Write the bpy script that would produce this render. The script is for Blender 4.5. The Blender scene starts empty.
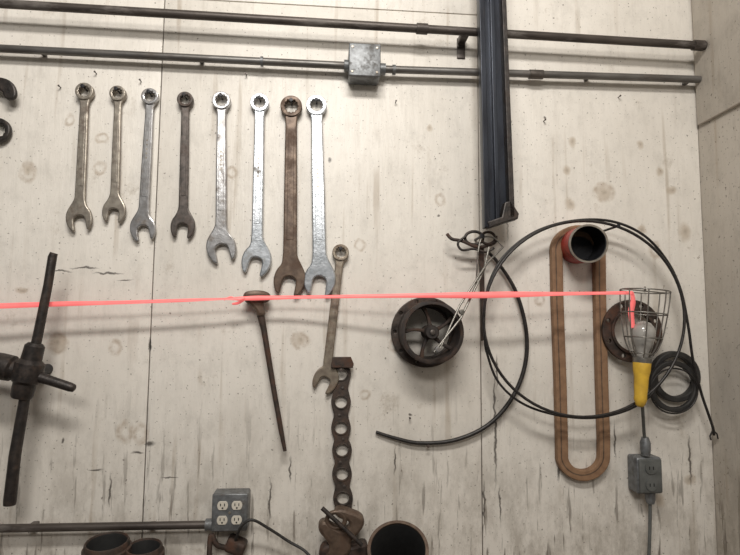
import bpy, bmesh, math, random
from mathutils import Vector, Matrix
random.seed(4)
W,H,F=740,555,556.0
D=1.39; ZC=1.6
yaw,pitch,roll=math.radians(4.8),math.radians(5.1),math.radians(0.45)
ROT=Matrix.Rotation(-yaw,3,'Z')@Matrix.Rotation(math.pi/2+pitch,3,'X')@Matrix.Rotation(roll,3,'Z')
CAM=Vector((0,-D,ZC))
sc=bpy.context.scene
try:
    sc.view_settings.view_transform='Standard'; sc.view_settings.look='None'
except Exception: pass
cd=bpy.data.cameras.new('camera'); cam=bpy.data.objects.new('camera',cd); sc.collection.objects.link(cam)
cd.sensor_width=36; cd.lens=F/W*36; cd.clip_start=0.01
cam.matrix_world=Matrix.Translation(CAM)@ROT.to_4x4(); sc.camera=cam

def P(px,py,d=0.0):
    r=ROT@Vector(((px-W/2)/F,-(py-H/2)/F,-1.0))
    t=(-d-CAM.y)/r.y
    return CAM+r*t
def S(px,py,d=0.0):
    return ((P(px+1,py,d)-P(px,py,d)).length+(P(px,py+1,d)-P(px,py,d)).length)/2
def XZ(px,py,d=0.0):
    p=P(px,py,d); return (p.x,p.z)

# ---------------- materials
def newmat(name):
    m=bpy.data.materials.new(name); m.use_nodes=True
    nt=m.node_tree; b=nt.nodes['Principled BSDF']
    return m,nt,b
def N(nt,t,**kw):
    n=nt.nodes.new(t)
    for k,v in kw.items(): setattr(n,k,v)
    return n
def mat(name,c1,c2=None,rough=0.5,metal=0.0,scale=60,rust=None,rust_lo=0.55,rust_hi=0.7,bump=0.15,rscale=25,emit=None,stretch=(1,1,1)):
    m,nt,b=newmat(name)
    c2=c2 or tuple(x*0.75 for x in c1)
    tc=N(nt,'ShaderNodeTexCoord'); mp=N(nt,'ShaderNodeMapping'); mp.inputs['Scale'].default_value=stretch
    nt.links.new(tc.outputs['Object'],mp.inputs[0])
    n1=N(nt,'ShaderNodeTexNoise'); n1.inputs['Scale'].default_value=scale; n1.inputs['Detail'].default_value=6
    nt.links.new(mp.outputs[0],n1.inputs['Vector'])
    r=N(nt,'ShaderNodeMapRange'); r.inputs[1].default_value=0.35; r.inputs[2].default_value=0.65
    nt.links.new(n1.outputs['Fac'],r.inputs[0])
    mx=N(nt,'ShaderNodeMixRGB'); mx.inputs[1].default_value=(*c1,1); mx.inputs[2].default_value=(*c2,1)
    nt.links.new(r.outputs[0],mx.inputs[0]); out=mx.outputs[0]
    if rust:
        n2=N(nt,'ShaderNodeTexNoise'); n2.inputs['Scale'].default_value=rscale; n2.inputs['Detail'].default_value=8
        n2.inputs['Roughness'].default_value=0.7
        nt.links.new(mp.outputs[0],n2.inputs['Vector'])
        r2=N(nt,'ShaderNodeMapRange'); r2.inputs[1].default_value=rust_lo; r2.inputs[2].default_value=rust_hi
        nt.links.new(n2.outputs['Fac'],r2.inputs[0])
        m2=N(nt,'ShaderNodeMixRGB'); m2.inputs[2].default_value=(*rust,1)
        nt.links.new(r2.outputs[0],m2.inputs[0]); nt.links.new(out,m2.inputs[1]); out=m2.outputs[0]
        if metal>0:
            iv=N(nt,'ShaderNodeMapRange'); iv.inputs[3].default_value=metal; iv.inputs[4].default_value=metal*0.3
            nt.links.new(r2.outputs[0],iv.inputs[0]); nt.links.new(iv.outputs[0],b.inputs['Metallic'])
        rr=N(nt,'ShaderNodeMapRange'); rr.inputs[3].default_value=rough; rr.inputs[4].default_value=min(1,rough+0.35)
        nt.links.new(r2.outputs[0],rr.inputs[0]); nt.links.new(rr.outputs[0],b.inputs['Roughness'])
    else:
        b.inputs['Metallic'].default_value=metal; b.inputs['Roughness'].default_value=rough
    nt.links.new(out,b.inputs['Base Color'])
    if bump:
        bp=N(nt,'ShaderNodeBump'); bp.inputs['Strength'].default_value=bump; bp.inputs['Distance'].default_value=0.002
        n3=N(nt,'ShaderNodeTexNoise'); n3.inputs['Scale'].default_value=scale*3; n3.inputs['Detail'].default_value=4
        nt.links.new(tc.outputs['Object'],n3.inputs['Vector'])
        nt.links.new(n3.outputs['Fac'],bp.inputs['Height']); nt.links.new(bp.outputs[0],b.inputs['Normal'])
    if emit:
        b.inputs['Emission Color'].default_value=(*emit[0],1); b.inputs['Emission Strength'].default_value=emit[1]
    return m
RUST=(0.085,0.052,0.034)
M={}
M['chrome']=mat('worn_chrome',(0.48,0.48,0.49),(0.30,0.29,0.285),0.28,0.8,50,(0.13,0.105,0.085),0.54,0.70)
M['bright']=mat('bright_chrome',(0.60,0.63,0.67),(0.39,0.42,0.45),0.28,0.8,50,(0.17,0.145,0.12),0.58,0.74)
M['steel']=mat('dull_steel',(0.37,0.335,0.285),(0.24,0.21,0.18),0.38,0.65,70,RUST,0.54,0.72)
M['tansteel']=mat('tan_steel',(0.33,0.285,0.225),(0.22,0.18,0.145),0.42,0.6,70,(0.13,0.08,0.05),0.52,0.7)
M['darksteel']=mat('dark_steel',(0.13,0.11,0.10),(0.065,0.057,0.052),0.40,0.55,80,(0.07,0.042,0.03),0.5,0.7)
M['rusty']=mat('rusty_steel',(0.17,0.122,0.090),(0.09,0.062,0.047),0.42,0.45,60,(0.10,0.06,0.04),0.45,0.65)
M['strap']=mat('perforated_iron',(0.075,0.058,0.048),(0.040,0.032,0.028),0.55,0.35,70,(0.09,0.055,0.039),0.48,0.64,0.4)
M['deeprust']=mat('deep_rust',(0.070,0.045,0.035),(0.032,0.024,0.020),0.6,0.2,70,(0.090,0.044,0.028),0.5,0.65,0.4)
M['gunmetal']=mat('oily_iron',(0.050,0.041,0.037),(0.024,0.021,0.020),0.45,0.4,70,(0.065,0.043,0.032),0.52,0.68,0.4)
M['black']=mat('black_iron',(0.020,0.020,0.024),(0.010,0.010,0.013),0.45,0.3,60,(0.040,0.03,0.026),0.58,0.72)
M['matteiron']=mat('matte_rusty_iron',(0.040,0.031,0.027),(0.021,0.017,0.016),0.7,0.1,60,(0.070,0.042,0.030),0.46,0.64,0.3)
M['bluestl']=mat('blued_steel',(0.036,0.042,0.056),(0.014,0.016,0.023),0.35,0.5,30,(0.033,0.024,0.020),0.58,0.74,stretch=(1,1,0.2))
M['blackrub']=mat('black_rubber',(0.02,0.019,0.019),(0.032,0.03,0.028),0.55,0,60)
M['cable']=mat('cable_dark',(0.038,0.034,0.033),(0.020,0.018,0.017),0.4,0.3,90)
M['pipe']=mat('galvanized_pipe',(0.20,0.193,0.185),(0.12,0.112,0.105),0.42,0.6,40,(0.09,0.068,0.052),0.5,0.72,stretch=(0.3,1,1))
M['pipedk']=mat('weathered_pipe',(0.10,0.084,0.074),(0.055,0.045,0.04),0.45,0.4,40,(0.20,0.18,0.165),0.5,0.66,stretch=(0.25,1,1))
M['gbox']=mat('gray_cast_box',(0.22,0.23,0.24),(0.135,0.14,0.145),0.45,0.5,90,(0.085,0.075,0.065),0.54,0.70)
M['gplastic']=mat('gray_enamel',(0.13,0.135,0.13),(0.09,0.094,0.09),0.5,0.1,50)
M['belt']=mat('brown_belt',(0.27,0.158,0.088),(0.22,0.125,0.070),0.7,0,60,(0.15,0.085,0.050),0.54,0.78,0.3)
M['yellow']=mat('yellow_rubber',(0.74,0.47,0.05),(0.57,0.35,0.04),0.5,0,50,(0.25,0.15,0.05),0.62,0.8)
M['red']=mat('red_paint',(0.45,0.030,0.018),(0.28,0.022,0.015),0.45,0.05,50,(0.08,0.03,0.022),0.56,0.68)
M['ivory']=mat('ivory_plastic',(0.68,0.64,0.56),(0.56,0.52,0.45),0.4,0,60)
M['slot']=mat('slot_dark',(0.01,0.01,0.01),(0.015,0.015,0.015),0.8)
M['bulb']=mat('frosted_bulb',(0.40,0.385,0.36),(0.32,0.305,0.285),0.15,0,40,bump=0)
M['wire']=mat('cage_wire',(0.30,0.285,0.26),(0.19,0.18,0.165),0.35,0.7,90)
M['pink']=mat('fluorescent_tape',(1.0,0.23,0.22),(1.0,0.18,0.18),0.45,0,30,bump=0,emit=((1.0,0.19,0.19),0.36))  # small emission adds glow to the fluorescent pink
M['wood']=mat('bench_wood',(0.16,0.11,0.07),(0.10,0.07,0.045),0.8,0,20,stretch=(0.2,1,1))
M['concrete']=mat('floor_concrete',(0.20,0.19,0.18),(0.14,0.13,0.125),0.8,0,4)
M['ceil']=mat('ceiling_paint',(0.45,0.43,0.40),(0.35,0.33,0.3),0.8,0,4)

# ---------------- geometry helpers
def finish(me,name,m,ang=38,smooth=True):
    if smooth:
        me.polygons.foreach_set('use_smooth',[True]*len(me.polygons))
        me.set_sharp_from_angle(angle=math.radians(ang))
    o=bpy.data.objects.new(name,me); sc.collection.objects.link(o)
    if m is not None:
        me.materials.clear(); me.materials.append(M[m] if isinstance(m,str) else m)
    return o
def prism(name,outer,holes,d,t,m,bev=0.0):
    """outline in wall XZ metres; back face at depth d, thickness t"""
    cu=bpy.data.curves.new('tmp','CURVE'); cu.dimensions='2D'; cu.fill_mode='BOTH'
    for pts in [outer]+list(holes):
        s=cu.splines.new('POLY'); s.points.add(len(pts)-1)
        for i,p in enumerate(pts): s.points[i].co=(p[0],p[1],0,1)
        s.use_cyclic_u=True
    bev=min(bev,t*0.49)
    cu.extrude=t/2-bev; cu.bevel_depth=bev; cu.bevel_resolution=1; cu.offset=-bev
    ob=bpy.data.objects.new('tmp',cu); sc.collection.objects.link(ob)
    dg=bpy.context.evaluated_depsgraph_get()
    me=bpy.data.meshes.new_from_object(ob.evaluated_get(dg))
    bpy.data.objects.remove(ob); bpy.data.curves.remove(cu)
    me.transform(Matrix.Translation((0,-d-t/2,0))@Matrix.Rotation(math.pi/2,4,'X'))
    me.name=name
    return finish(me,name,m,30)
def PX(pts,d): return [XZ(x,y,d) for x,y in pts]
def circ(c,r,n=40,a0=0,ry=None):
    ry=ry or r
    return [(c[0]+r*math.cos(a0+2*math.pi*i/n),c[1]+ry*math.sin(a0+2*math.pi*i/n)) for i in range(n)]
def chaikin(p,it=2,closed=True):
    for _ in range(it):
        q=[]; n=len(p)
        for i in range(n if closed else n-1):
            a=p[i]; b=p[(i+1)%n]
            q.append(tuple(0.75*x+0.25*y for x,y in zip(a,b))); q.append(tuple(0.25*x+0.75*y for x,y in zip(a,b)))
        if not closed: q=[p[0]]+q+[p[-1]]
        p=q
    return p
def catmull(p,n=8,closed=False):
    out=[]; L=len(p)
    segs=L if closed else L-1
    for i in range(segs):
        if closed: a,b,c,e=p[(i-1)%L],p[i],p[(i+1)%L],p[(i+2)%L]
        else: a,b,c,e=p[max(i-1,0)],p[i],p[i+1],p[min(i+2,L-1)]
        for k in range(n):
            t=k/n
            out.append(0.5*((2*b)+(c-a)*t+(2*a-5*b+4*c-e)*t*t+(3*b-a-3*c+e)*t**3))
    if not closed: out.append(p[-1].copy())
    return out
def tube(name,pts,r,m,radii=None,closed=False,seg=12):
    n=len(pts); bm=bmesh.new(); rings=[]
    T=[]
    for i in range(n):
        if closed: t=pts[(i+1)%n]-pts[(i-1)%n]
        else: t=pts[min(i+1,n-1)]-pts[max(i-1,0)]
        T.append(t.normalized())
    u=T[0].orthogonal().normalized()
    for i in range(n):
        u=(u-T[i]*u.dot(T[i])).normalized(); v=T[i].cross(u)
        rr=radii[i] if radii else r
        rings.append([bm.verts.new(pts[i]+(u*math.cos(2*math.pi*k/seg)+v*math.sin(2*math.pi*k/seg))*rr) for k in range(seg)])
    for i in range(n if closed else n-1):
        A=rings[i]; B=rings[(i+1)%n]
        for k in range(seg):
            bm.faces.new((A[k],A[(k+1)%seg],B[(k+1)%seg],B[k]))
    if not closed:
        bm.faces.new(list(reversed(rings[0]))); bm.faces.new(rings[-1])
    bmesh.ops.recalc_face_normals(bm,faces=bm.faces)
    me=bpy.data.meshes.new(name); bm.to_mesh(me); bm.free()
    return finish(me,name,m,50)
def lathe(name,prof,c,axis,m,seg=48,loop=False,ang=35):
    """prof list of (r,h) along axis from c"""
    axis=Vector(axis).normalized(); u=axis.orthogonal().normalized(); v=axis.cross(u)
    bm=bmesh.new(); rings=[]
    for r,h in prof:
        if r<1e-6: rings.append([bm.verts.new(c+axis*h)])
        else: rings.append([bm.verts.new(c+axis*h+(u*math.cos(2*math.pi*k/seg)+v*math.sin(2*math.pi*k/seg))*r) for k in range(seg)])
    pr=list(zip(rings,rings[1:]))
    if loop: pr.append((rings[-1],rings[0]))
    for A,B in pr:
        for k in range(seg):
            k2=(k+1)%seg
            if len(A)==1 and len(B)==1: continue
            if len(A)==1: bm.faces.new((A[0],B[k2],B[k]))
            elif len(B)==1: bm.faces.new((A[k],A[k2],B[0]))
            else: bm.faces.new((A[k],A[k2],B[k2],B[k]))
    bmesh.ops.recalc_face_normals(bm,faces=bm.faces)
    me=bpy.data.meshes.new(name); bm.to_mesh(me); bm.free()
    return finish(me,name,m,ang)
def box(name,c,size,m,bev=0.0,rot=None):
    bm=bmesh.new(); bmesh.ops.create_cube(bm,size=1)
    bmesh.ops.scale(bm,vec=size,verts=bm.verts)
    if bev: bmesh.ops.bevel(bm,geom=bm.edges[:],offset=bev,segments=3,affect='EDGES',profile=0.5)
    M4=Matrix.Translation(c)
    if rot is not None: M4=M4@rot.to_4x4()
    bm.transform(M4)
    me=bpy.data.meshes.new(name); bm.to_mesh(me); bm.free()
    return finish(me,name,m,40)
def group(name,parts,loc=None):
    e=bpy.data.objects.new(name,None); sc.collection.objects.link(e); e.empty_display_size=0.02
    if loc is None:
        bb=[v.co for o in parts for v in o.data.vertices]; loc=sum(bb,Vector())/len(bb)
    e.location=loc
    for o in parts:
        o.parent=e; o.matrix_parent_inverse=Matrix.Translation(loc).inverted()
    return e
OUT=Vector((0,-1,0))
def nail(px,py,L=0.03,r=0.0017,head=0.0038,m='darksteel',name='nail'):
    c=P(px,py,L); c=Vector((c.x,0.0006,c.z))
    return lathe(name,[(0,0),(r,0),(r,L+0.002),(head,L+0.002),(head,L+0.0035),(0,L+0.004)],c,OUT,m,16)

# ---------------- wall material with knots/streaks
def wallmat(name,tans,rings_,darks,base,dirty,streak_z=None,seed=0.0,rough=0.42):
    m,nt,b=newmat(name); L=nt.links.new
    tc=N(nt,'ShaderNodeTexCoord')
    nz=N(nt,'ShaderNodeTexNoise'); nz.inputs['Scale'].default_value=38; nz.inputs['Detail'].default_value=4
    L(tc.outputs['Object'],nz.inputs['Vector'])
    sub=N(nt,'ShaderNodeVectorMath',operation='SUBTRACT'); sub.inputs[1].default_value=(0.5,0.5,0.5); L(nz.outputs['Color'],sub.inputs[0])
    mul=N(nt,'ShaderNodeVectorMath',operation='SCALE'); mul.inputs['Scale'].default_value=0.018; L(sub.outputs[0],mul.inputs[0])
    add=N(nt,'ShaderNodeVectorMath',operation='ADD'); L(tc.outputs['Object'],add.inputs[0]); L(mul.outputs[0],add.inputs[1])
    def field(lst):
        acc=None
        for px,py,rx,ry in lst:
            c=P(px,py); s=S(px,py); ix=1/(rx*s); iz=1/(ry*s)
            ma=N(nt,'ShaderNodeVectorMath',operation='MULTIPLY_ADD')
            ma.inputs[1].default_value=(ix,0,iz); ma.inputs[2].default_value=(-c.x*ix,0,-c.z*iz)
            L(add.outputs[0],ma.inputs[0])
            ln=N(nt,'ShaderNodeVectorMath',operation='LENGTH'); L(ma.outputs[0],ln.inputs[0])
            if acc is None: acc=ln.outputs['Value']
            else:
                mn=N(nt,'ShaderNodeMath',operation='MINIMUM'); L(acc,mn.inputs[0]); L(ln.outputs['Value'],mn.inputs[1]); acc=mn.outputs[0]
        return acc
    def noise(scale,vec,detail=5,rough=0.6,off=0.0):
        mp=N(nt,'ShaderNodeMapping'); mp.inputs['Scale'].default_value=vec; mp.inputs['Location'].default_value=(seed+off,seed,seed+off)
        L(tc.outputs['Object'],mp.inputs[0])
        n=N(nt,'ShaderNodeTexNoise'); n.inputs['Scale'].default_value=scale; n.inputs['Detail'].default_value=detail; n.inputs['Roughness'].default_value=rough
        L(mp.outputs[0],n.inputs['Vector']); return n.outputs['Fac']
    def rng(v,a,b_,c=0.0,d=1.0):
        r=N(nt,'ShaderNodeMapRange'); r.inputs[1].default_value=a; r.inputs[2].default_value=b_; r.inputs[3].default_value=c; r.inputs[4].default_value=d
        L(v,r.inputs[0]); return r.outputs[0]
    def mix(fac,a,col):
        x=N(nt,'ShaderNodeMixRGB'); L(fac,x.inputs[0]); L(a,x.inputs[1]); x.inputs[2].default_value=(*col,1); return x.outputs[0]
    def mult(a,b_):
        x=N(nt,'ShaderNodeMath',operation='MULTIPLY'); L(a,x.inputs[0]); L(b_,x.inputs[1]); return x.outputs[0]
    rgb=N(nt,'ShaderNodeRGB'); rgb.outputs[0].default_value=(*base,1)
    col=mix(rng(noise(3,(1,1,0.6)),0.38,0.72,0,0.7),rgb.outputs[0],dirty)
    col=mix(rng(noise(16,(1,1,0.8),9,0.8),0.50,0.66,0,0.30),col,tuple(x*0.66 for x in dirty))
    col=mix(rng(noise(45,(1,1,0.3),6,0.7),0.5,0.75,0,0.28),col,tuple(x*0.7 for x in dirty))
    # brown drip stains
    col=mix(mult(rng(noise(38,(1,1,0.05),3,0.5,2.7),0.58,0.68,0,0.45),rng(noise(4,(1,1,1),3,0.6,5.0),0.43,0.58)),col,(0.34,0.265,0.185))
    # worn scuffs and paint chips
    col=mix(rng(noise(9,(1,1,1),8,0.78),0.59,0.67,0,0.42),col,(0.37,0.31,0.24))
    col=mix(rng(noise(34,(1,1,0.7),7,0.72,9.0),0.67,0.69,0,0.7),col,(0.22,0.17,0.125))
    # speckle
    col=mix(rng(noise(150,(1,1,1),2,0.5),0.66,0.72,0,0.75),col,(0.11,0.09,0.07))
    if streak_z:
        z0,z1=streak_z
        sp=N(nt,'ShaderNodeSeparateXYZ'); L(tc.outputs['Object'],sp.inputs[0])
        zm=rng(sp.outputs['Z'],z1,z0)
        col=mix(mult(rng(noise(60,(1,1,0.09),4,0.6),0.58,0.63,0,0.9),zm),col,(0.085,0.065,0.05))
        col=mix(mult(rng(noise(14,(1,1,0.5),8,0.75),0.45,0.60,0,0.62),zm),col,(0.25,0.215,0.17))
    if tans:
        f=field(tans)
        col=mix(rng(f,1.25,0.6,0,0.46),col,(0.36,0.265,0.165))
        col=mix(rng(f,0.55,0.1,0,0.35),col,(0.20,0.15,0.10))
    if rings_:
        f=field(rings_)
        up=rng(f,0.35,0.8); dn=rng(f,1.3,0.9)
        col=mix(mult(mult(up,dn),rng(noise(50,(1,1,1)),0.35,0.6,0.10,0.60)),col,(0.34,0.25,0.165))
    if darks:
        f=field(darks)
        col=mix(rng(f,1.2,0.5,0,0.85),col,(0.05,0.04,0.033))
    L(col,b.inputs['Base Color'])
    b.inputs['Roughness'].default_value=rough
    bp=N(nt,'ShaderNodeBump'); bp.inputs['Strength'].default_value=0.4; bp.inputs['Distance'].default_value=0.003
    bb=N(nt,'ShaderNodeMath',operation='ADD'); L(noise(60,(1,1,0.2),6,0.6),bb.inputs[0]); L(noise(12,(1,1,1),6,0.6),bb.inputs[1])
    L(bb.outputs[0],bp.inputs['Height']); L(bp.outputs[0],b.inputs['Normal'])
    return m
tans=[(58,343,7,8),(572,142,4,5),(570,204,5,6),(567,170,4,5),
(604,192,7,6),(642,230,4,5),(672,190,5,4),(685,232,6,9),(300,340,5,5),(430,128,3,4),
(22,290,7,3),(555,392,4,5),(640,145,3,4),(660,500,5,7),(690,480,6,5),(28,170,4,5),(660,172,4,5)]
rings_=[(28,172,7,10),(102,138,6,5),(100,168,6,6),(58,343,9,10),(115,347,6,8),(360,245,5,6),(140,434,7,10),(125,432,8,10),(604,192,10,9),(300,340,9,8),(395,345,6,6),(232,172,5,6),(365,395,5,5),(440,200,5,6),(540,300,5,6),(655,250,6,8),(70,120,4,6)]
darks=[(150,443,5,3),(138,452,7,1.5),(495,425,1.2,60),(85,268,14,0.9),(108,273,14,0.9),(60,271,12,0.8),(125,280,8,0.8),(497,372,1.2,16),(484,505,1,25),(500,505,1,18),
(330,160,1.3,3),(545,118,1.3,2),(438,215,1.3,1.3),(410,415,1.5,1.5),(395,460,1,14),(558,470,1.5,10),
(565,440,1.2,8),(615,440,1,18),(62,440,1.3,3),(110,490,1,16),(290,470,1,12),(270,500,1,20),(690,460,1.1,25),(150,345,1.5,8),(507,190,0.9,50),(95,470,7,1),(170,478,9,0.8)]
zb=P(370,380).z; zbb=P(370,590).z
M['wall']=wallmat('painted_plywood',tans,rings_,darks,(0.80,0.76,0.70),(0.62,0.58,0.52),(zbb,zb))
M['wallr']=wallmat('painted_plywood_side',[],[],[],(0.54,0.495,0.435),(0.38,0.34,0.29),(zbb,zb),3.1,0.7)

# ---------------- room
XC=P(705,277).x
ZT=3.3; XL=-2.6; YB=-3.6
def seamx(px,py): return P(px,py).x
gap=0.0026
xs=[XL,seamx(153,277),seamx(233,150),seamx(480,277),XC]
parts=[]
def panel(x0,x1,z0,z1,g=gap):
    return box('plywood_panel',Vector(((x0+x1)/2,0.008,(z0+z1)/2)),(x1-x0-gap,0.016,z1-z0-g),'wall',0.0008)
ztop=P(370,9).z
for a,b_ in ((xs[0],xs[1]),(xs[1],xs[3]),(xs[3],xs[4])):
    if b_==xs[4] or a==xs[0]: parts.append(panel(a,b_,0,ZT))
    else:
        parts.append(panel(a,b_,0,ztop)); 
        parts.append(panel(a,b_,ztop,ztop+0.16)); parts.append(panel(a,b_,ztop+0.16,ZT))
parts.append(box('backing',Vector(((XL+XC)/2,0.03,ZT/2)),(XC-XL,0.02,ZT),'slot'))
bpy.ops.object.select_all(action='DESELECT')
for o in parts: o.select_set(True)
bpy.context.view_layer.objects.active=parts[0]; bpy.ops.object.join(); wall=parts[0]; wall.name='wall_back'
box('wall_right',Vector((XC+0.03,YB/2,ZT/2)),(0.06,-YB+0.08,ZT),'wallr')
box('floor',Vector(((XL+XC)/2,YB/2,-0.03)),(XC-XL+0.1,-YB+0.1,0.06),'concrete')
box('ceiling',Vector(((XL+XC)/2,YB/2,ZT+0.03)),(XC-XL+0.1,-YB+0.1,0.06),'ceil')
zt=P(698,127).z
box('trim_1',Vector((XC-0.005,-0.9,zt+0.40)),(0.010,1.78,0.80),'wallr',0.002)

# ---------------- pipes
def clip_right(a,b_,d):
    A=P(*a,d); B=P(*b_,d); t=(XC+0.0-A.x)/(B.x-A.x); return A,A+(B-A)*t
A,B=clip_right((-60,0),(708,46),0.055)
p1=[tube('pipe',[A,B],0.0105,'pipedk',seg=24)]
for t in (0.60,0.985):
    c=A+(B-A)*t; ax=(B-A).normalized()
    p1.append(lathe('coupling',[(0.0095,-0.014),(0.0135,-0.014),(0.0135,0.014),(0.0095,0.014)],c,ax,'pipedk',24,True))
for px in (466,):
    t=(P(px,30,0.055).x-A.x)/(B.x-A.x); c=A+(B-A)*t
    p1.append(box('strap',Vector((c.x,-0.032,c.z)),(0.020,0.062,0.016),'pipedk',0.002))
    p1.append(box('strap_foot',Vector((c.x,-0.0025,c.z-0.018)),(0.022,0.004,0.055),'pipedk',0.001))
group('steel_pipe',p1)
d2=0.028
A=P(-60,45.5,d2); B=P(352,66,d2)
p2=[tube('pipe_left',[A,B],0.0095,'pipe',seg=24)]
A2,B2=clip_right((376,69),(700,79.5),d2)
p2.append(tube('pipe_right',[A2,B2],0.0095,'pipe',seg=24))
def coup(c,ax,r=0.0135,h=0.012,m='gbox'):
    return lathe('coupling',[(r-0.005,-h),(r,-h),(r,h),(r-0.005,h)],c,ax,m,24,True)
ax=(B-A).normalized(); ax2=(B2-A2).normalized()
p2.append(coup(A+ax*((P(262,61,d2)-A).length),ax,0.0125,0.003)); p2.append(coup(B-ax*0.008,ax,0.0145))
p2.append(coup(A2+ax2*0.012,ax2,0.0145)); p2.append(coup(P(394,69.8,d2),ax2,0.0125,0.004)); p2.append(coup(P(536,74.5,d2),ax2,0.012,0.018,'pipedk'))
c=P(364,65,0.028); s=S(364,65,0.05)
p2.append(box('junction_box',Vector((c.x,-0.0265,c.z)),(31*s,0.053,33*s),'gbox',0.006))
p2.append(box('junction_cover',Vector((c.x,-0.055,c.z)),(31*s,0.005,33*s),'gbox',0.0022))
for sx in(-1,1):
    for sz in(-1,1):
        p2.append(lathe('cover_screw',[(0.003,0),(0.003,0.0015),(0,0.002)],Vector((c.x+sx*12*s,-0.0572,c.z+sz*12.5*s)),OUT,'steel',12))
for px in (40,200,590,690):
    q=P(px,48+px*0.046,d2)
    p2.append(box('clip',Vector((q.x,-0.013,q.z)),(0.010,0.025,0.010),'pipe',0.002))
group('conduit_with_junction_box',p2)
# lower conduit + outlet
p3=[]
A=P(-60,529.5,0.03); B=P(218,524.5,0.03)
p3.append(tube('conduit_pipe',[A,B],0.009,'pipedk',seg=24)); p3.append(coup(B-(B-A).normalized()*0.018,(B-A).normalized(),0.0135,0.01))
for px in (30,150):
    q=P(px,528,0.03); p3.append(box('clip',Vector((q.x,-0.0145,q.z)),(0.014,0.028,0.012),'pipedk',0.002))
c=P(230,512,0.045); s=S(230,513,0.045)
p3.append(box('outlet_box',Vector((c.x,-0.0235,c.z)),(36*s,0.046,37*s),'gbox',0.004))
p3.append(box('cover_plate',Vector((c.x,-0.047,c.z)),(36*s,0.006,37*s),'gbox',0.0025))
for ix in(-1,1):
    for iz in(-1,1):
        cx=c.x+ix*7.2*s; cz=c.z+iz*7.2*s
        pts=[]
        for k in range(40):
            a=2*math.pi*k/40; x=5.4*s*math.cos(a); z=5.4*s*math.sin(a); z=max(-4.3*s,min(4.3*s,z)); pts.append((cx+x,cz+z))
        p3.append(prism('receptacle',pts,[],0.048,0.004,'ivory',0.0006))
        for q in(-1,1): p3.append(box('slot',Vector((cx+q*2.0*s,-0.0521,cz+0.9*s)),(0.9*s,0.0008,2.6*s),'slot'))
        p3.append(lathe('ground_hole',[(0.9*s,0),(0.9*s,0.0006),(0,0.0006)],Vector((cx,-0.0518,cz-2.3*s)),OUT,'slot',12))
p3.append(lathe('cover_screw',[(0.003,0),(0.003,0.0015),(0,0.002)],Vector((c.x,-0.0498,c.z)),OUT,'steel',12))
group('electrical_outlet_box',p3)
# power cord
cp=[P(234,545,0.035),P(241,527,0.060),P(252,520,0.062),P(268,528,0.05),P(288,541,0.04),P(308,554,0.05),P(322,580,0.08)]
pc=[tube('cord',catmull(cp,8),0.0033,'blackrub')]
pc.append(box('plug',P(236,545,0.025),(0.046,0.045,0.032),'deeprust',0.008,Matrix.Rotation(0.4,3,'Y')))
pc.append(tube('plug_tail',catmull([P(228,548,0.04),P(217,545,0.05),P(211,535,0.05),P(209,560,0.06)],6),0.006,'deeprust'))
group('power_cord',pc)

# ---------------- wrenches
def wrench(top,bot,Rb,Rj,wt,wb,m,ang=12,d=0.008,t=0.009,name='combination_wrench'):
    s=S(*bot,d); a=Vector(XZ(*top,d)); b=Vector(XZ(*bot,d))
    u=(a-b); L=u.length; u.normalize(); v=Vector((u.y,-u.x))
    Rb*=s; Rj*=s; wt*=s/2; wb*=s/2
    def W2(x,y): q=b+v*x+u*y; return (q.x,q.y)
    ol=[]
    ol+= [(wb,1.9*Rj),(wb*0.98,L*0.5),(wt,L-1.9*Rb),(wt*1.05,L-1.35*Rb)]
    for k in range(25):
        an=math.radians(-52+k*(284/24)); ol.append((Rb*math.cos(an),L+Rb*math.sin(an)))
    ol+= [(-wt*1.05,L-1.35*Rb),(-wt,L-1.9*Rb),(-wb*0.98,L*0.5),(-wb,1.9*Rj),(-wb*1.1,1.45*Rj)]
    A=math.radians(ang); ca,sa=math.cos(A),math.sin(A)
    hd=[(-0.72,0.88),(-0.98,0.45),(-1.06,-0.05),(-1.0,-0.5),(-0.82,-0.9),(-0.66,-1.08),(-0.5,-1.08),(-0.47,-0.95),(-0.46,-0.5),(-0.45,-0.12),(-0.32,0.10),(0,0.20),
        (0.32,0.10),(0.45,-0.12),(0.46,-0.5),(0.47,-0.95),(0.5,-1.08),(0.66,-1.08),(0.82,-0.9),(1.0,-0.5),(1.06,-0.05),(0.98,0.45),(0.72,0.88)]
    ol+= [((x*ca-y*sa)*Rj,(x*sa+y*ca)*Rj) for x,y in hd]
    ol+= [(wb*1.1,1.45*Rj)]
    ol=chaikin(ol,2)
    st=[]
    for k in range(24):
        r=Rb*(0.66 if k%2==0 else 0.56); an=2*math.pi*k/24; st.append(W2(r*math.cos(an),L+r*math.sin(an)))
    O=[W2(*q) for q in ol]
    c0=W2(0,L)
    pr=[prism('body',O,[st],d,t,m,0.0030)]
    pr.append(prism('box_end',circ(c0,Rb*1.0,48),[st],d-0.002,t+0.006,m,0.0018))
    pan=[(-wb*0.5,2.6*Rj),(wb*0.5,2.6*Rj),(wt*0.5,L-2.6*Rb),(-wt*0.5,L-2.6*Rb)]
    pr.append(prism('shank_rib',[W2(*q) for q in pan],[],d+t-0.002,0.003,m,0.0009))
    for k in range(5):
        y=L*0.52+k*0.011
        pr.append(prism('stamp',[W2(-wb*0.18,y),(W2(wb*0.18,y)),W2(wb*0.18,y+0.004),W2(-wb*0.18,y+0.004)],[],d+t+0.0009,0.0004,m if m in('rusty','darksteel') else 'steel'))
    cz=c0[1]+Rb*0.50
    nn=lathe('nail',[(0,0),(0.002,0),(0.002,d+t+0.012),(0.0045,d+t+0.012),(0.0045,d+t+0.0145),(0,d+t+0.015)],Vector((c0[0],-0.0002,cz-0.0022)),OUT,'black',16)
    pr.append(nn)
    return group(name,pr)
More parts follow.
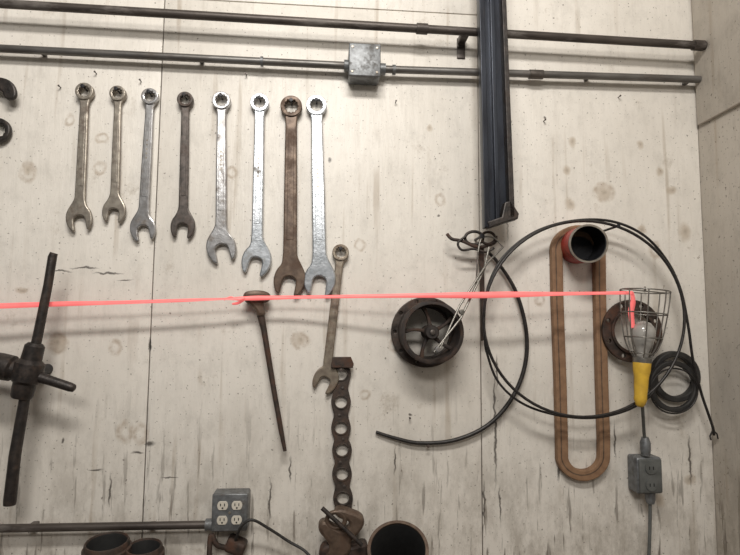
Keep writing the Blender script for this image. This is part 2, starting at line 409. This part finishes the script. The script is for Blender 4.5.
wrench((86,93),(80,218),9,12.3,8.5,10,'steel',10)
wrench((119,95),(115,211),8,11,7,8.5,'steel',-6)
wrench((151,98),(143.5,228),8.5,12,8,10,'chrome',12)
wrench((186,101),(183.5,226),8,11.5,7.5,9,'darksteel',-6)
wrench((222,102),(221.5,247),9.3,14,9,11,'chrome',14)
wrench((260,104),(257,260),9.5,14,9.5,11,'bright',-14)
wrench((291.5,108),(290,279),11,15,11.5,13.5,'rusty',-12,t=0.011)
wrench((316.5,107),(320,279),10.5,15,11,13.5,'bright',-10,t=0.011)
wrench((340.5,253),(326,379),8.5,12,8,9,'tansteel',-22)

# partial items at the left edge
s=S(2,130,0.01)
c=XZ(-1,131,0.01)
st=[(c[0]+s*8*(1 if k%2 else 0.88)*math.cos(2*math.pi*k/24),c[1]+s*8*(1 if k%2 else 0.88)*math.sin(2*math.pi*k/24)) for k in range(24)]
a=prism('ring_end',circ(c,12.5*s,40),[st],0.006,0.014,'gunmetal',0.003)
h=prism('handle',PX([(-10,124),(-80,100),(-82,112),(-12,138)],0.01),[],0.008,0.009,'gunmetal',0.002)
group('box_end_wrench',[a,h,nail(-1,122.5,0.024)])
hol=[(-60,76),(-20,77),(-2,77),(6,78.5),(12,82),(16,88),(17,95),(14,99.5),(8,100),(4,97),(3,92),(-2,89),(-20,87),(-60,86)]
o1=prism('hook_claw',PX(chaikin(hol,2),0.03),[],0.022,0.012,'gunmetal',0.004)
o2=lathe('hook_peg',[(0,0),(0.004,0),(0.004,0.034),(0,0.0345)],Vector((P(8,89,0.035).x,-0.0002,P(8,89,0.035).z)),OUT,'gunmetal',16)
group('pry_bar_hook',[o1,o2])

# ---------------- cross tap handle (left)
dd=0.09
tp=[P(54,253,dd),P(52.5,257,dd),P(48,285,dd),P(38,335,dd),P(27,385,dd),P(15,455,dd),P(10,500,dd),P(9.5,505,dd)]
s=S(30,370,dd)
parts=[tube('long_bar',tp,0.01,'gunmetal',radii=[3.8*s,4.4*s,4.4*s,4.8*s,5.0*s,5.6*s,6*s,5.6*s],seg=24)]
axis=(P(38,340,dd)-P(22,400,dd)).normalized()
hc=P(28,372,dd)
parts.append(lathe('hub',[(0,-27*s),(9*s,-27*s),(10.5*s,-24*s),(11*s,-12*s),(14*s,-9*s),(14.5*s,0),(14*s,9*s),(10*s,13*s),(9.5*s,27*s),(7*s,30*s),(0,30*s)],hc,axis,'gunmetal',32))
parts.append(tube('short_arm',[P(30,374,dd),P(50,380.5,dd),P(70,387,dd),P(74,388.4,dd),P(75,388.8,dd)],0.01,'gunmetal',radii=[6*s,5*s,4.8*s,4*s,2.4*s],seg=18))
parts.append(tube('left_arm',[P(25,371,dd),P(14,369,dd),P(12,368.5,dd),P(0,366,dd),P(-20,362,dd),P(-70,352,dd)],0.02,'gunmetal',radii=[9*s,10*s,13*s,13.5*s,12*s,8*s],seg=24))
parts.append(lathe('wall_peg',[(0,0),(0.012,0),(0.012,dd),(0,dd)],Vector((hc.x,-0.0002,hc.z)),OUT,'black',16))
group('cross_handle_tap_wrench',parts)

# ---------------- T handle tool
dd=0.03
ol=[(243,297),(245,292),(252,290.5),(262,290.5),(269,292.5),(271,297),(269,301.5),(264,303),(264,308),(266,314),(262,317),(257,316),(256,311),(250,305),(245,301.5)]
s=S(257,300,dd)
hd=prism('handle',PX(chaikin(ol,2),dd),[],dd-0.012,0.026,'rusty',0.008)
rod=tube('shaft',[P(260,312,dd),P(264,330,dd),P(273,385,dd),P(281,430,dd),P(285,451,dd)],0.004,'deeprust',radii=[4.0*s,3.0*s,2.7*s,2.5*s,1.8*s],seg=14)
group('t_handle_reamer',[hd,rod,nail(249,299,0.045)])

# ---------------- pink tape
def ribbon(name,pts,m):
    bm=bmesh.new(); prev=None
    C=catmull([P(p[0],p[1],p[2]) for p in pts],8)
    n=len(C)
    for i,c in enumerate(C):
        f=i/8; k=min(int(f),len(pts)-2); t=f-k
        hw=(pts[k][3]*(1-t)+pts[k+1][3]*t)*0.0022; tw=pts[k][4]*(1-t)+pts[k+1][4]*t
        T=(C[min(i+1,n-1)]-C[max(i-1,0)]).normalized()
        side=T.cross(Vector((0,1,0))).normalized(); nr=side.cross(T).normalized()
        up=(side*math.cos(tw)+nr*math.sin(tw))*hw
        a=bm.verts.new(c+up); b=bm.verts.new(c-up); mid=bm.verts.new(c+nr*0.0006)
        if prev:
            bm.faces.new((prev[0],a,mid,prev[1])); bm.faces.new((prev[1],mid,b,prev[2]))
        prev=(a,mid,b)
    me=bpy.data.meshes.new(name); bm.to_mesh(me); bm.free()
    o=finish(me,name,m,80)
    md=o.modifiers.new('thick','SOLIDIFY'); md.thickness=0.0003
    return o
t1=ribbon('tape',[(-60,308.5,0.075,2.8,0.1),(0,306,0.075,2.9,0.3),(60,304,0.07,2.6,0.1),(120,302.5,0.068,2.1,0.5),(180,300.5,0.065,1.8,0.3),(222,299,0.062,1.5,0.8),(243,298.5,0.058,2.2,0.1),(258,298,0.056,2.6,0.0),
 (300,297.2,0.06,1.9,0.4),(360,296.3,0.08,1.9,0.2),(420,295.6,0.10,2.4,0.0),(470,295.2,0.115,3.4,0.0),(510,294.6,0.115,3.3,0.1),(560,293.8,0.11,2.2,0.4),(600,293.2,0.105,1.7,0.3),(633,292.8,0.10,2.0,0.1)],'pink')
t2=ribbon('tape_tail',[(632,292.5,0.10,2.5,0.3),(633,302,0.098,3.4,0.2),(631,312,0.098,4.4,0.3),(633,328,0.10,3.2,0.3)],'pink')
kn=tube('tape_knot',catmull([P(224,300,0.06),P(231,297,0.058),P(238,300,0.058),P(245,298,0.058)],5),0.0018,'pink')
t3=ribbon('tape_hanging_end',[(245,299,0.056,1.8,1.0),(238,303,0.055,1.6,0.3),(232,304,0.055,1.0,0.3)],'pink')
group('marking_tape',[t1,t2,kn,t3],P(300,297,0.07))

# ---------------- perforated strap: one flat scalloped bar with round holes
dd=0.010
hs=[(341,374),(341,402),(341,428),(342,450),(342,474),(343,498)]
L_=[(336,361)];R_=[(346,361)]
for i,(x,y) in enumerate(hs):
    w=10.2
    L_+=[(x-w*0.86,y-6.5),(x-w,y),(x-w*0.86,y+6.5)]; R_+=[(x+w*0.86,y-6.5),(x+w,y),(x+w*0.86,y+6.5)]
    if i<5:
        m_=((x+hs[i+1][0])/2,(y+hs[i+1][1])/2); L_.append((m_[0]-w*0.66,m_[1])); R_.append((m_[0]+w*0.66,m_[1]))
L_+=[(337,514)];R_+=[(352,514)]
ol=chaikin(L_+R_[::-1],2)
hls=[PX([(x+6.0*math.cos(2*math.pi*k/28),y+6.0*math.sin(2*math.pi*k/28)) for k in range(28)],dd) for x,y in hs]
parts=[prism('perforated_bar',PX(ol,dd),hls,dd-0.004,0.006,'strap',0.0012)]
for (x,y),h_ in zip(hs,hls):
    parts.append(prism('hole_rim',PX([(x+7.4*math.cos(2*math.pi*k/28),y+7.4*math.sin(2*math.pi*k/28)) for k in range(28)],dd),[h_],dd+0.0015,0.0025,'strap',0.001))
for i in range(5):
    q=P((hs[i][0]+hs[i+1][0])/2,(hs[i][1]+hs[i+1][1])/2,dd)
    parts.append(lathe('rivet',[(0,0),(0.004,0),(0.0035,0.002),(0,0.003)],Vector((q.x+0.004*(-1)**i,-dd-0.0018,q.z)),OUT,'darksteel',14))
parts.append(prism('top_bracket',PX([(333,357),(351,357),(354,364),(353,368),(331,368),(331,364)],0.03),[],0.020,0.008,'deeprust',0.002))
parts.append(nail(341,370,0.030))
group('perforated_iron_strap',parts)

# bottom rusty clamp
dd=0.06
ol=[(333,510),(340,506),(352,510),(362,514),(365,521),(360,531),(350,539),(352,548),(345,556),(330,560),(322,556),(330,546),(326,538),(319,531),(318,523),(324,518),(333,524),(343,530),(350,525),(348,519),(338,517)]
cl=prism('clamp_jaw',PX(chaikin(ol,2),dd),[],dd-0.02,0.035,'rusty',0.007)
ol=[(318,548),(330,541),(350,546),(366,540),(369,550),(366,570),(320,580)]
c2=prism('clamp_base',PX(chaikin(ol,2),dd),[],0.03,0.04,'deeprust',0.008)
c3=tube('clamp_screw',[P(322,508,0.08),P(335,520,0.085),P(362,545,0.09)],0.005,'gunmetal',seg=16)
c4=tube('clamp_ring',[P(336+9*math.cos(a),520+8*math.sin(a),0.07) for a in [2*math.pi*k/24 for k in range(24)]],0.0055,'rusty',closed=True)
zben=P(370,640,0).z
c5=tube('clamp_foot',[P(345,560,0.06),Vector((P(345,560,0.06).x,-0.06,zben))],0.018,'deeprust',seg=20)
group('pipe_clamp',[cl,c2,c3,c4,c5])

# big rusty pipe section
def hollow(name,c,axis,R,r,Ln,m):
    return lathe(name,[(R,-Ln),(R,-0.004),(R-0.002,0),(r+0.002,0),(r,-0.004),(r,-Ln)],c,axis,m,56,True)
c=P(398,549,0.13)
ax=Vector((-0.10,-0.62,0.78))
o=hollow('pipe_shell',c,ax,0.067,0.0605,0.165,'deeprust')
o2=lathe('inner_shade',[(0.0605,-0.003),(0.059,-0.006),(0.059,-0.160),(0.0605,-0.160)],c,ax,'slot',48,True)  # near-black sleeve puts the shade of the pipe interior into colour
o3=lathe('pipe_bottom',[(0,-0.158),(0.064,-0.158),(0.064,-0.164),(0,-0.164)],c,ax,'deeprust',48)
o4=lathe('rim_lip',[(0.0605,-0.002),(0.0605,0.002),(0.0675,0.002),(0.0675,-0.002)],c,ax,'rusty',56,True)
group('rusty_pipe_section',[o,o2,o3,o4])
for (px,py,R,dp) in ((107,541,0.045,0.12),(144,546,0.038,0.12)):
    c=P(px,py,dp); h=c.z-zben; ax=Vector((0,-0.12,1)).normalized()
    o=hollow('nipple_wall',c,ax,R,R-0.006,h-0.001,'deeprust')
    o2=lathe('collar',[(R,-0.012),(R+0.004,-0.014),(R+0.004,-0.04),(R,-0.042)],c,ax,'deeprust',48,True)
    o3=lathe('nipple_inner_shade',[(R-0.006,-0.003),(R-0.007,-0.006),(R-0.007,-h+0.004),(0,-h+0.004)],c,ax,'slot',40)  # dark inner skin stands in for shade down the open nipple
    group('pipe_nipple',[o,o2,o3])
bx0,bx1=XL+0.05,XC-0.05
bp=[box('bench_top',Vector(((bx0+bx1)/2,-0.24,zben-0.025)),(bx1-bx0,0.46,0.05),'wood',0.003)]
for x in (bx0+0.06,(bx0+bx1)/2,bx1-0.06):
    for y in (-0.06,-0.42): bp.append(box('bench_leg',Vector((x,y,(zben-0.05)/2)),(0.08,0.08,zben-0.05),'wood',0.003))
group('workbench',bp)

# ---------------- vertical channel
parts=[]
def q4(name,pts,d,t,m,bev=0.001): 
    return prism(name,PX(pts,d),[],d,t,m,bev)
dC=0.075
parts.append(q4('web',[(476,-60),(499,-60),(509,222),(483,228)],dC,0.006,'bluestl'))
parts.append(q4('left_lip',[(475,-60),(480,-60),(487,229),(482,229)],dC,0.026,'bluestl',0.0015))
parts.append(q4('center_rib',[(486.5,-60),(490.5,-60),(498,226),(494,227)],dC,0.018,'bluestl',0.0015))
parts.append(q4('right_lip',[(496,-60),(500,-60),(511,219),(506,221)],dC,0.030,'gunmetal',0.0015))
parts.append(q4('foot',[(501,205),(507,203),(515,216),(514,221),(497,226),(486,230),(484,224),(498,219)],dC,0.030,'gunmetal',0.003))
parts.append(box('standoff',P(489,31,dC/2)+Vector((0,-0.0005,-0.05)),(0.03,dC,0.02),'black',0.002))
group('steel_channel_rail',parts)

# ---------------- hooks cluster
parts=[]
dd=0.03
parts.append(tube('rod_horizontal',catmull([P(447,234,0.04),P(452,239,0.045),P(462,241,0.045),P(478,247,0.045),P(494,243,0.045),P(496,236,0.045)],6),0.0042,'deeprust'))
parts.append(tube('eye_ring',[P(474+9*math.cos(a),238+6.5*math.sin(a),0.04) for a in [2*math.pi*k/24 for k in range(24)]],0.0038,'gunmetal',closed=True))
parts.append(tube('eye_ring_small',[P(488+7*math.cos(a),238+6*math.sin(a),0.05) for a in [2*math.pi*k/24 for k in range(24)]],0.0034,'deeprust',closed=True))
parts.append(tube('hook_tip',catmull([P(466,236,0.05),P(458,243,0.05),P(462,250,0.05),P(474,249,0.05),P(486,252,0.05),P(494,248,0.05)],6),0.003,'gunmetal'))
parts.append(prism('hanging_bar',PX([(479,246),(484,246),(485,300),(485.5,340),(481.5,341),(481,300)],dd),[],0.022,0.008,'deeprust',0.0015))
parts.append(nail(482,236,0.06,0.003,0.006,'black'))
group('hook_hanger',parts)
parts=[]
parts.append(tube('tong_arm_1',[P(503,247,0.06),P(488,262,0.075),P(460,305,0.115),P(440,349,0.125)],0.0026,'wire',seg=10))
parts.append(tube('tong_arm_2',[P(489,247,0.06),P(484,270,0.075),P(461,318,0.12),P(434,352,0.125)],0.0026,'wire',seg=10))
parts.append(tube('tong_arm_3',[P(478,252,0.06),P(476,285,0.085),P(459,321,0.12)],0.002,'darksteel',seg=10))
parts.append(lathe('rivet',[(0,0),(0.006,0),(0.006,0.012),(0,0.013)],P(461,312,0.11),OUT,'wire',14))
parts.append(lathe('grip_end',[(0,0),(0.006,0),(0.006,0.012),(0,0.013)],P(437,349,0.118),OUT,'chrome',14))
parts.append(tube('hook_over_nail',catmull([P(478,252,0.06),P(482,238,0.058),P(494,238,0.058),P(503,247,0.06)],5),0.0022,'wire',seg=10))
group('steel_tongs',parts)

# ---------------- curved steel rod
ap=[P(488,252,0.018),P(499,264,0.018),P(516,292,0.018),P(526,330,0.018),P(525,365,0.018),P(512,398,0.018),P(488,425,0.016),P(455,440,0.014),P(420,443,0.012),P(395,438,0.010),P(376,432,0.008)]
cc=catmull(ap,8); n=len(cc)
ar=tube('rod',cc,0.004,'cable',radii=[0.0038+0.0016*math.sin(math.pi*i/n) for i in range(n)])
group('bent_steel_rod',[ar,nail(500,262,0.026),nail(428,446,0.018)])

# ---------------- coiled cable
parts=[]
l1=[]
for k in range(72):
    a=2*math.pi*k/72
    l1.append(P(584+100.5*math.cos(a),319+98*math.sin(a),0.072+0.006*math.sin(a+0.5)))
parts.append(tube('loop',l1,0.0036,'cable',closed=True,seg=10))
l2=[(486,350),(484,318),(489,284),(505,255),(535,232),(572,221),(610,221),(642,234),(665,258),(680,288),(688,325),(693,360),(701,392),(708,413),(713,428),(714,435)]
ds=[0.058]*9+[0.06,0.06,0.055,0.045,0.04,0.035,0.03]
parts.append(tube('outer_turn',catmull([P(x,y,d_) for (x,y),d_ in zip(l2,ds)],8),0.0034,'cable',seg=10))
l3=[(486,350),(497,380),(520,402),(552,414),(590,418),(625,411),(650,396),(668,372)]
parts.append(tube('inner_turn',catmull([P(x,y,0.060) for x,y in l3],8),0.0030,'cable',seg=10))
parts.append(tube('end_fork_1',[P(713,430,0.03),P(710,436,0.03),P(711,440,0.03)],0.002,'cable',seg=8))
parts.append(tube('end_fork_2',[P(713,430,0.03),P(717,434,0.03),P(718,439,0.03)],0.002,'cable',seg=8))
parts.append(nail(618,226,0.085,0.003,0.005,'black'))
group('coiled_cable',parts)

# ---------------- belt + can
dd=0.012
def belt_outline(off):
    pts=[]
    for k in range(25):
        a=math.pi*k/24; pts.append((577.5+(27-off)*math.cos(a),250-(24.5-off)*math.sin(a)))
    pts+= [(552+off-0.5,300),(555.5+off-1,380),(556+off,440)]
    for k in range(1,24):
        a=math.pi+math.pi*k/24; pts.append((582.5+(26.5-off)*math.cos(a),455-(25.5-off)*math.sin(a)))
    pts+= [(609-off,440),(607-off,380),(605-off,300)]
    return pts
bt=prism('belt_loop',PX(belt_outline(0),dd),[PX(belt_outline(11),dd)],0.001,0.020,'belt',0.003)
bt2=prism('belt_groove_line',PX(belt_outline(4.8),dd+0.009),[PX(belt_outline(5.8),dd+0.009)],0.0206,0.0008,'rusty')
group('drive_belt',[bt,bt2])
cf=P(588.5,243.5,0.10); s=S(588,243.5,0.10)
cb=Vector((P(575.5,246.5,0.0).x,-0.0006,P(575.5,246.5,0.0).z)); ax=(cf-cb).normalized(); Ln=(cf-cb).length
R=18.0*s
o=lathe('can_body',[(R,-Ln+0.003),(R,-0.005),(R*1.05,-0.004),(R*1.05,0),(R*0.96,0),(R*0.95,-0.004),(R*0.95,-Ln+0.004),(0,-Ln+0.004)],cf,ax,'gbox',48)
o2=lathe('red_band',[(R*1.015,-Ln+0.004),(R*1.015,-Ln*0.10)],cf,ax,'red',48)
o3=lathe('can_inner_shade',[(R*0.945,-0.006),(R*0.94,-Ln+0.006),(0,-Ln+0.006)],cf,ax,'black',48)  # black inner sheet paints the shade inside the open can
o4=lathe('can_rim',[(R*0.95,0),(R*0.95,0.0015),(R*1.05,0.0015),(R*1.05,0)],cf,ax,'steel',48,True)
group('tin_can',[o,o2,o3,o4])

# ---------------- flange ring
df=0.0235
s=S(632,330,df); c=XZ(631,331,df)
holes=[circ(c,19.5*s,44)]
for k in range(8):
    a=2*math.pi*(k+0.5)/8; holes.append(circ((c[0]+26.0*s*math.cos(a),c[1]+26.0*s*math.sin(a)),2.0*s,14))
o=prism('flange_plate',circ(c,30.5*s,64),holes,df-0.001,0.010,'deeprust',0.002)
o2=prism('flange_lip',circ(c,22.5*s,56),[circ(c,19.5*s,44)],df+0.009,0.006,'deeprust',0.002)
group('pipe_flange',[o,o2,nail(631,310.5,0.042,0.0025,0.005)])

# ---------------- trouble lamp
dd=0.098
s=S(644,325,dd)
def LP(px,py): return P(px,py,dd)
base=LP(642,362); top=LP(645,291); axis=(top-base).normalized(); Lc=(top-base).length
uu=axis.cross(Vector((0,1,0))).normalized(); vv=axis.cross(uu)
prof=[(6.0,0),(8,0.07),(13,0.18),(17,0.34),(20,0.6),(22,0.85),(22.5,1.0)]
parts=[]
for k in range(8):
    a=2*math.pi*(k+0.5)/8; dr=uu*math.cos(a)+vv*math.sin(a)
    parts.append(tube('cage_wire',catmull([base+axis*(h*Lc)+dr*(r*s) for r,h in prof],5),0.0016,'wire',seg=8))
for r,h in ((22.5,1.0),(20.8,0.68),(17,0.34),(10,0.12)):
    parts.append(tube('cage_ring',[base+axis*(h*Lc)+(uu*math.cos(2*math.pi*k/32)+vv*math.sin(2*math.pi*k/32))*r*s for k in range(32)],0.0016,'wire',closed=True,seg=8))
parts.append(tube('cage_top_wire',[top-uu*22.5*s,top+uu*22.5*s],0.0016,'wire',seg=8))
parts.append(tube('cage_hook',catmull([top,top+axis*0.008,P(645,287,0.05),P(645,287,0.0003)],6),0.0020,'wire',seg=8))
bs=s*0.88
parts.append(lathe('bulb',[(0,0),(6*bs,0),(6.2*bs,6*bs),(7*bs,12*bs),(10*bs,20*bs),(12.3*bs,27*bs),(12.6*bs,33*bs),(11*bs,39*bs),(7.2*bs,43.5*bs),(0,46*bs)],base,axis,'bulb',32,ang=60))
parts.append(lathe('reflector_collar',[(0,-3*s),(7.5*s,-3*s),(8.5*s,0),(8.5*s,4*s),(6.5*s,5*s)],base,axis,'wire',28))
parts.append(lathe('handle',[(0,3*s),(7.5*s,3*s),(8.3*s,0),(8.0*s,-8*s),(6.8*s,-14*s),(6.3*s,-24*s),(5.8*s,-32*s),(6.0*s,-36*s),(4.2*s,-41*s),(2.6*s,-43*s),(0,-43*s)],base,axis,'yellow',32,ang=60))
parts.append(tube('cord_upper',catmull([P(642,402,0.098),P(643,415,0.08),P(644,432,0.05),P(645,440,0.042)],6),0.0040,'gplastic'))
parts.append(lathe('strain_relief',[(0,0),(0.008,0),(0.0125,-0.014),(0.0125,-0.03),(0.010,-0.045),(0,-0.045)],P(645,437,0.04),(0,0,1),'gbox',20))
c=P(646,474,0.03); sb=S(646,474,0.03)
parts.append(box('switch_box',Vector((c.x,-0.0235,c.z)),(26*sb,0.046,35*sb),'gbox',0.006))
parts.append(box('switch_cover',Vector((c.x,-0.049,c.z)),(23*sb,0.006,32*sb),'gplastic',0.0025))
for dz in (-8,8): 
    parts.append(lathe('socket_face',[(0,0),(6*sb,0),(6*sb,0.003),(0,0.003)],Vector((c.x,-0.0515,c.z+dz*sb)),OUT,'gplastic',28))
    for q in(-1,1): parts.append(box('slot',Vector((c.x+q*2*sb,-0.0548,c.z+dz*sb)),(0.9*sb,0.0008,3*sb),'slot'))
parts.append(lathe('lower_fitting',[(0,0),(0.012,0),(0.012,-0.02),(0.009,-0.03),(0,-0.03)],P(650,491,0.03),(0,0,1),'gbox',20))
parts.append(tube('cord_lower',catmull([P(650,496,0.03),P(650,520,0.03),P(649,555,0.03),P(648,590,0.03),P(646,625,0.04)],6),0.0042,'gplastic'))
group('trouble_lamp',parts)

# ---------------- rubber rings
def flatring(px,py,ro,ri,d,t,m,name):
    s=S(px,py,d); c=XZ(px,py,d)
    return prism(name,circ(c,ro*s,56),[circ(c,ri*s,52)],d,t,m,0.003)
a=flatring(672,376,24.5,19,0.001,0.022,'blackrub','ring_back')
b_=flatring(672,386,25,20,0.0235,0.012,'blackrub','ring_front')
c_=tube('thin_ring',[P(674+23.5*math.cos(q),391+22.5*math.sin(q),0.040) for q in [2*math.pi*k/48 for k in range(48)]],0.0022,'cable',closed=True,seg=8)
group('rubber_seal_ring',[a,b_,c_,nail(672,366,0.05)])

# ---------------- pulley
c=P(426,332,0.01); s=S(426,332,0.01); c=Vector((c.x,-0.0004,c.z))
parts=[]
cxz=(c.x,c.z)
hl=[circ(cxz,24*s,48)]
for k in range(10):
    a=2*math.pi*k/10; hl.append(circ((cxz[0]+31.5*s*math.cos(a),cxz[1]+31.5*s*math.sin(a)),1.6*s,12))
parts.append(prism('back_flange',circ(cxz,35*s,72),hl,0.004,0.012,'strap',0.002))
parts.append(lathe('rim_drum',[(28.5*s,0.012),(28.5*s,0.080),(29.8*s,0.083),(29.8*s,0.095),(28.5*s,0.097),(26.3*s,0.097),(25.6*s,0.092),(25.6*s,0.012)],c,OUT,'matteiron',64,True))
for k in range(5):
    a=2*math.pi*k/5+0.4
    pl=[];pr=[]
    for j in range(9):
        r=(5+21*j/8)*s; aa=a+0.22*(j/8)**1.3; w=(3.8-1.4*math.sin(math.pi*j/8))*s*0.6
        pl.append((cxz[0]+r*math.cos(aa)-w*math.sin(aa),cxz[1]+r*math.sin(aa)+w*math.cos(aa)))
        pr.append((cxz[0]+r*math.cos(aa)+w*math.sin(aa),cxz[1]+r*math.sin(aa)-w*math.cos(aa)))
    parts.append(prism('spoke',pl+pr[::-1],[],0.058,0.014,'matteiron',0.003))
parts.append(lathe('hub',[(2.6*s,0.03),(6.8*s,0.03),(6.8*s,0.088),(5.8*s,0.092),(2.6*s,0.092)],c,OUT,'matteiron',32,True))
parts.append(lathe('wall_peg',[(0,0),(2.4*s,0),(2.4*s,0.096),(0,0.098)],c,OUT,'darksteel',20))
group('spoked_pulley_wheel',parts)

nl=[nail(x,y,0.010,0.0013,0.0024,'darksteel') for x,y in ((59,86),(95,72),(140,80),(246,74),(545,120),(620,96),(396,101),(410,418))]
group('wall_nails',nl)

# ---------------- lights
def area(name,loc,target,sx,sy,e,col):
    l=bpy.data.lights.new(name,'AREA'); l.shape='RECTANGLE'; l.size=sx; l.size_y=sy; l.energy=e; l.color=col
    o=bpy.data.objects.new(name,l); sc.collection.objects.link(o); o.location=loc
    o.rotation_euler=(Vector(target)-Vector(loc)).to_track_quat('-Z','Y').to_euler(); return o
area('ceiling_light',(-0.05,-1.55,3.1),(0.0,0,1.35),0.9,0.2,29,(1.0,0.96,0.90))
area('ceiling_light_far',(-0.2,-3.0,3.0),(0.0,0,1.3),1.2,0.4,26,(1.0,0.96,0.90))
w=bpy.data.worlds.new('world'); sc.world=w; w.use_nodes=True
w.node_tree.nodes['Background'].inputs[0].default_value=(1.0,0.965,0.92,1); w.node_tree.nodes['Background'].inputs[1].default_value=0.11
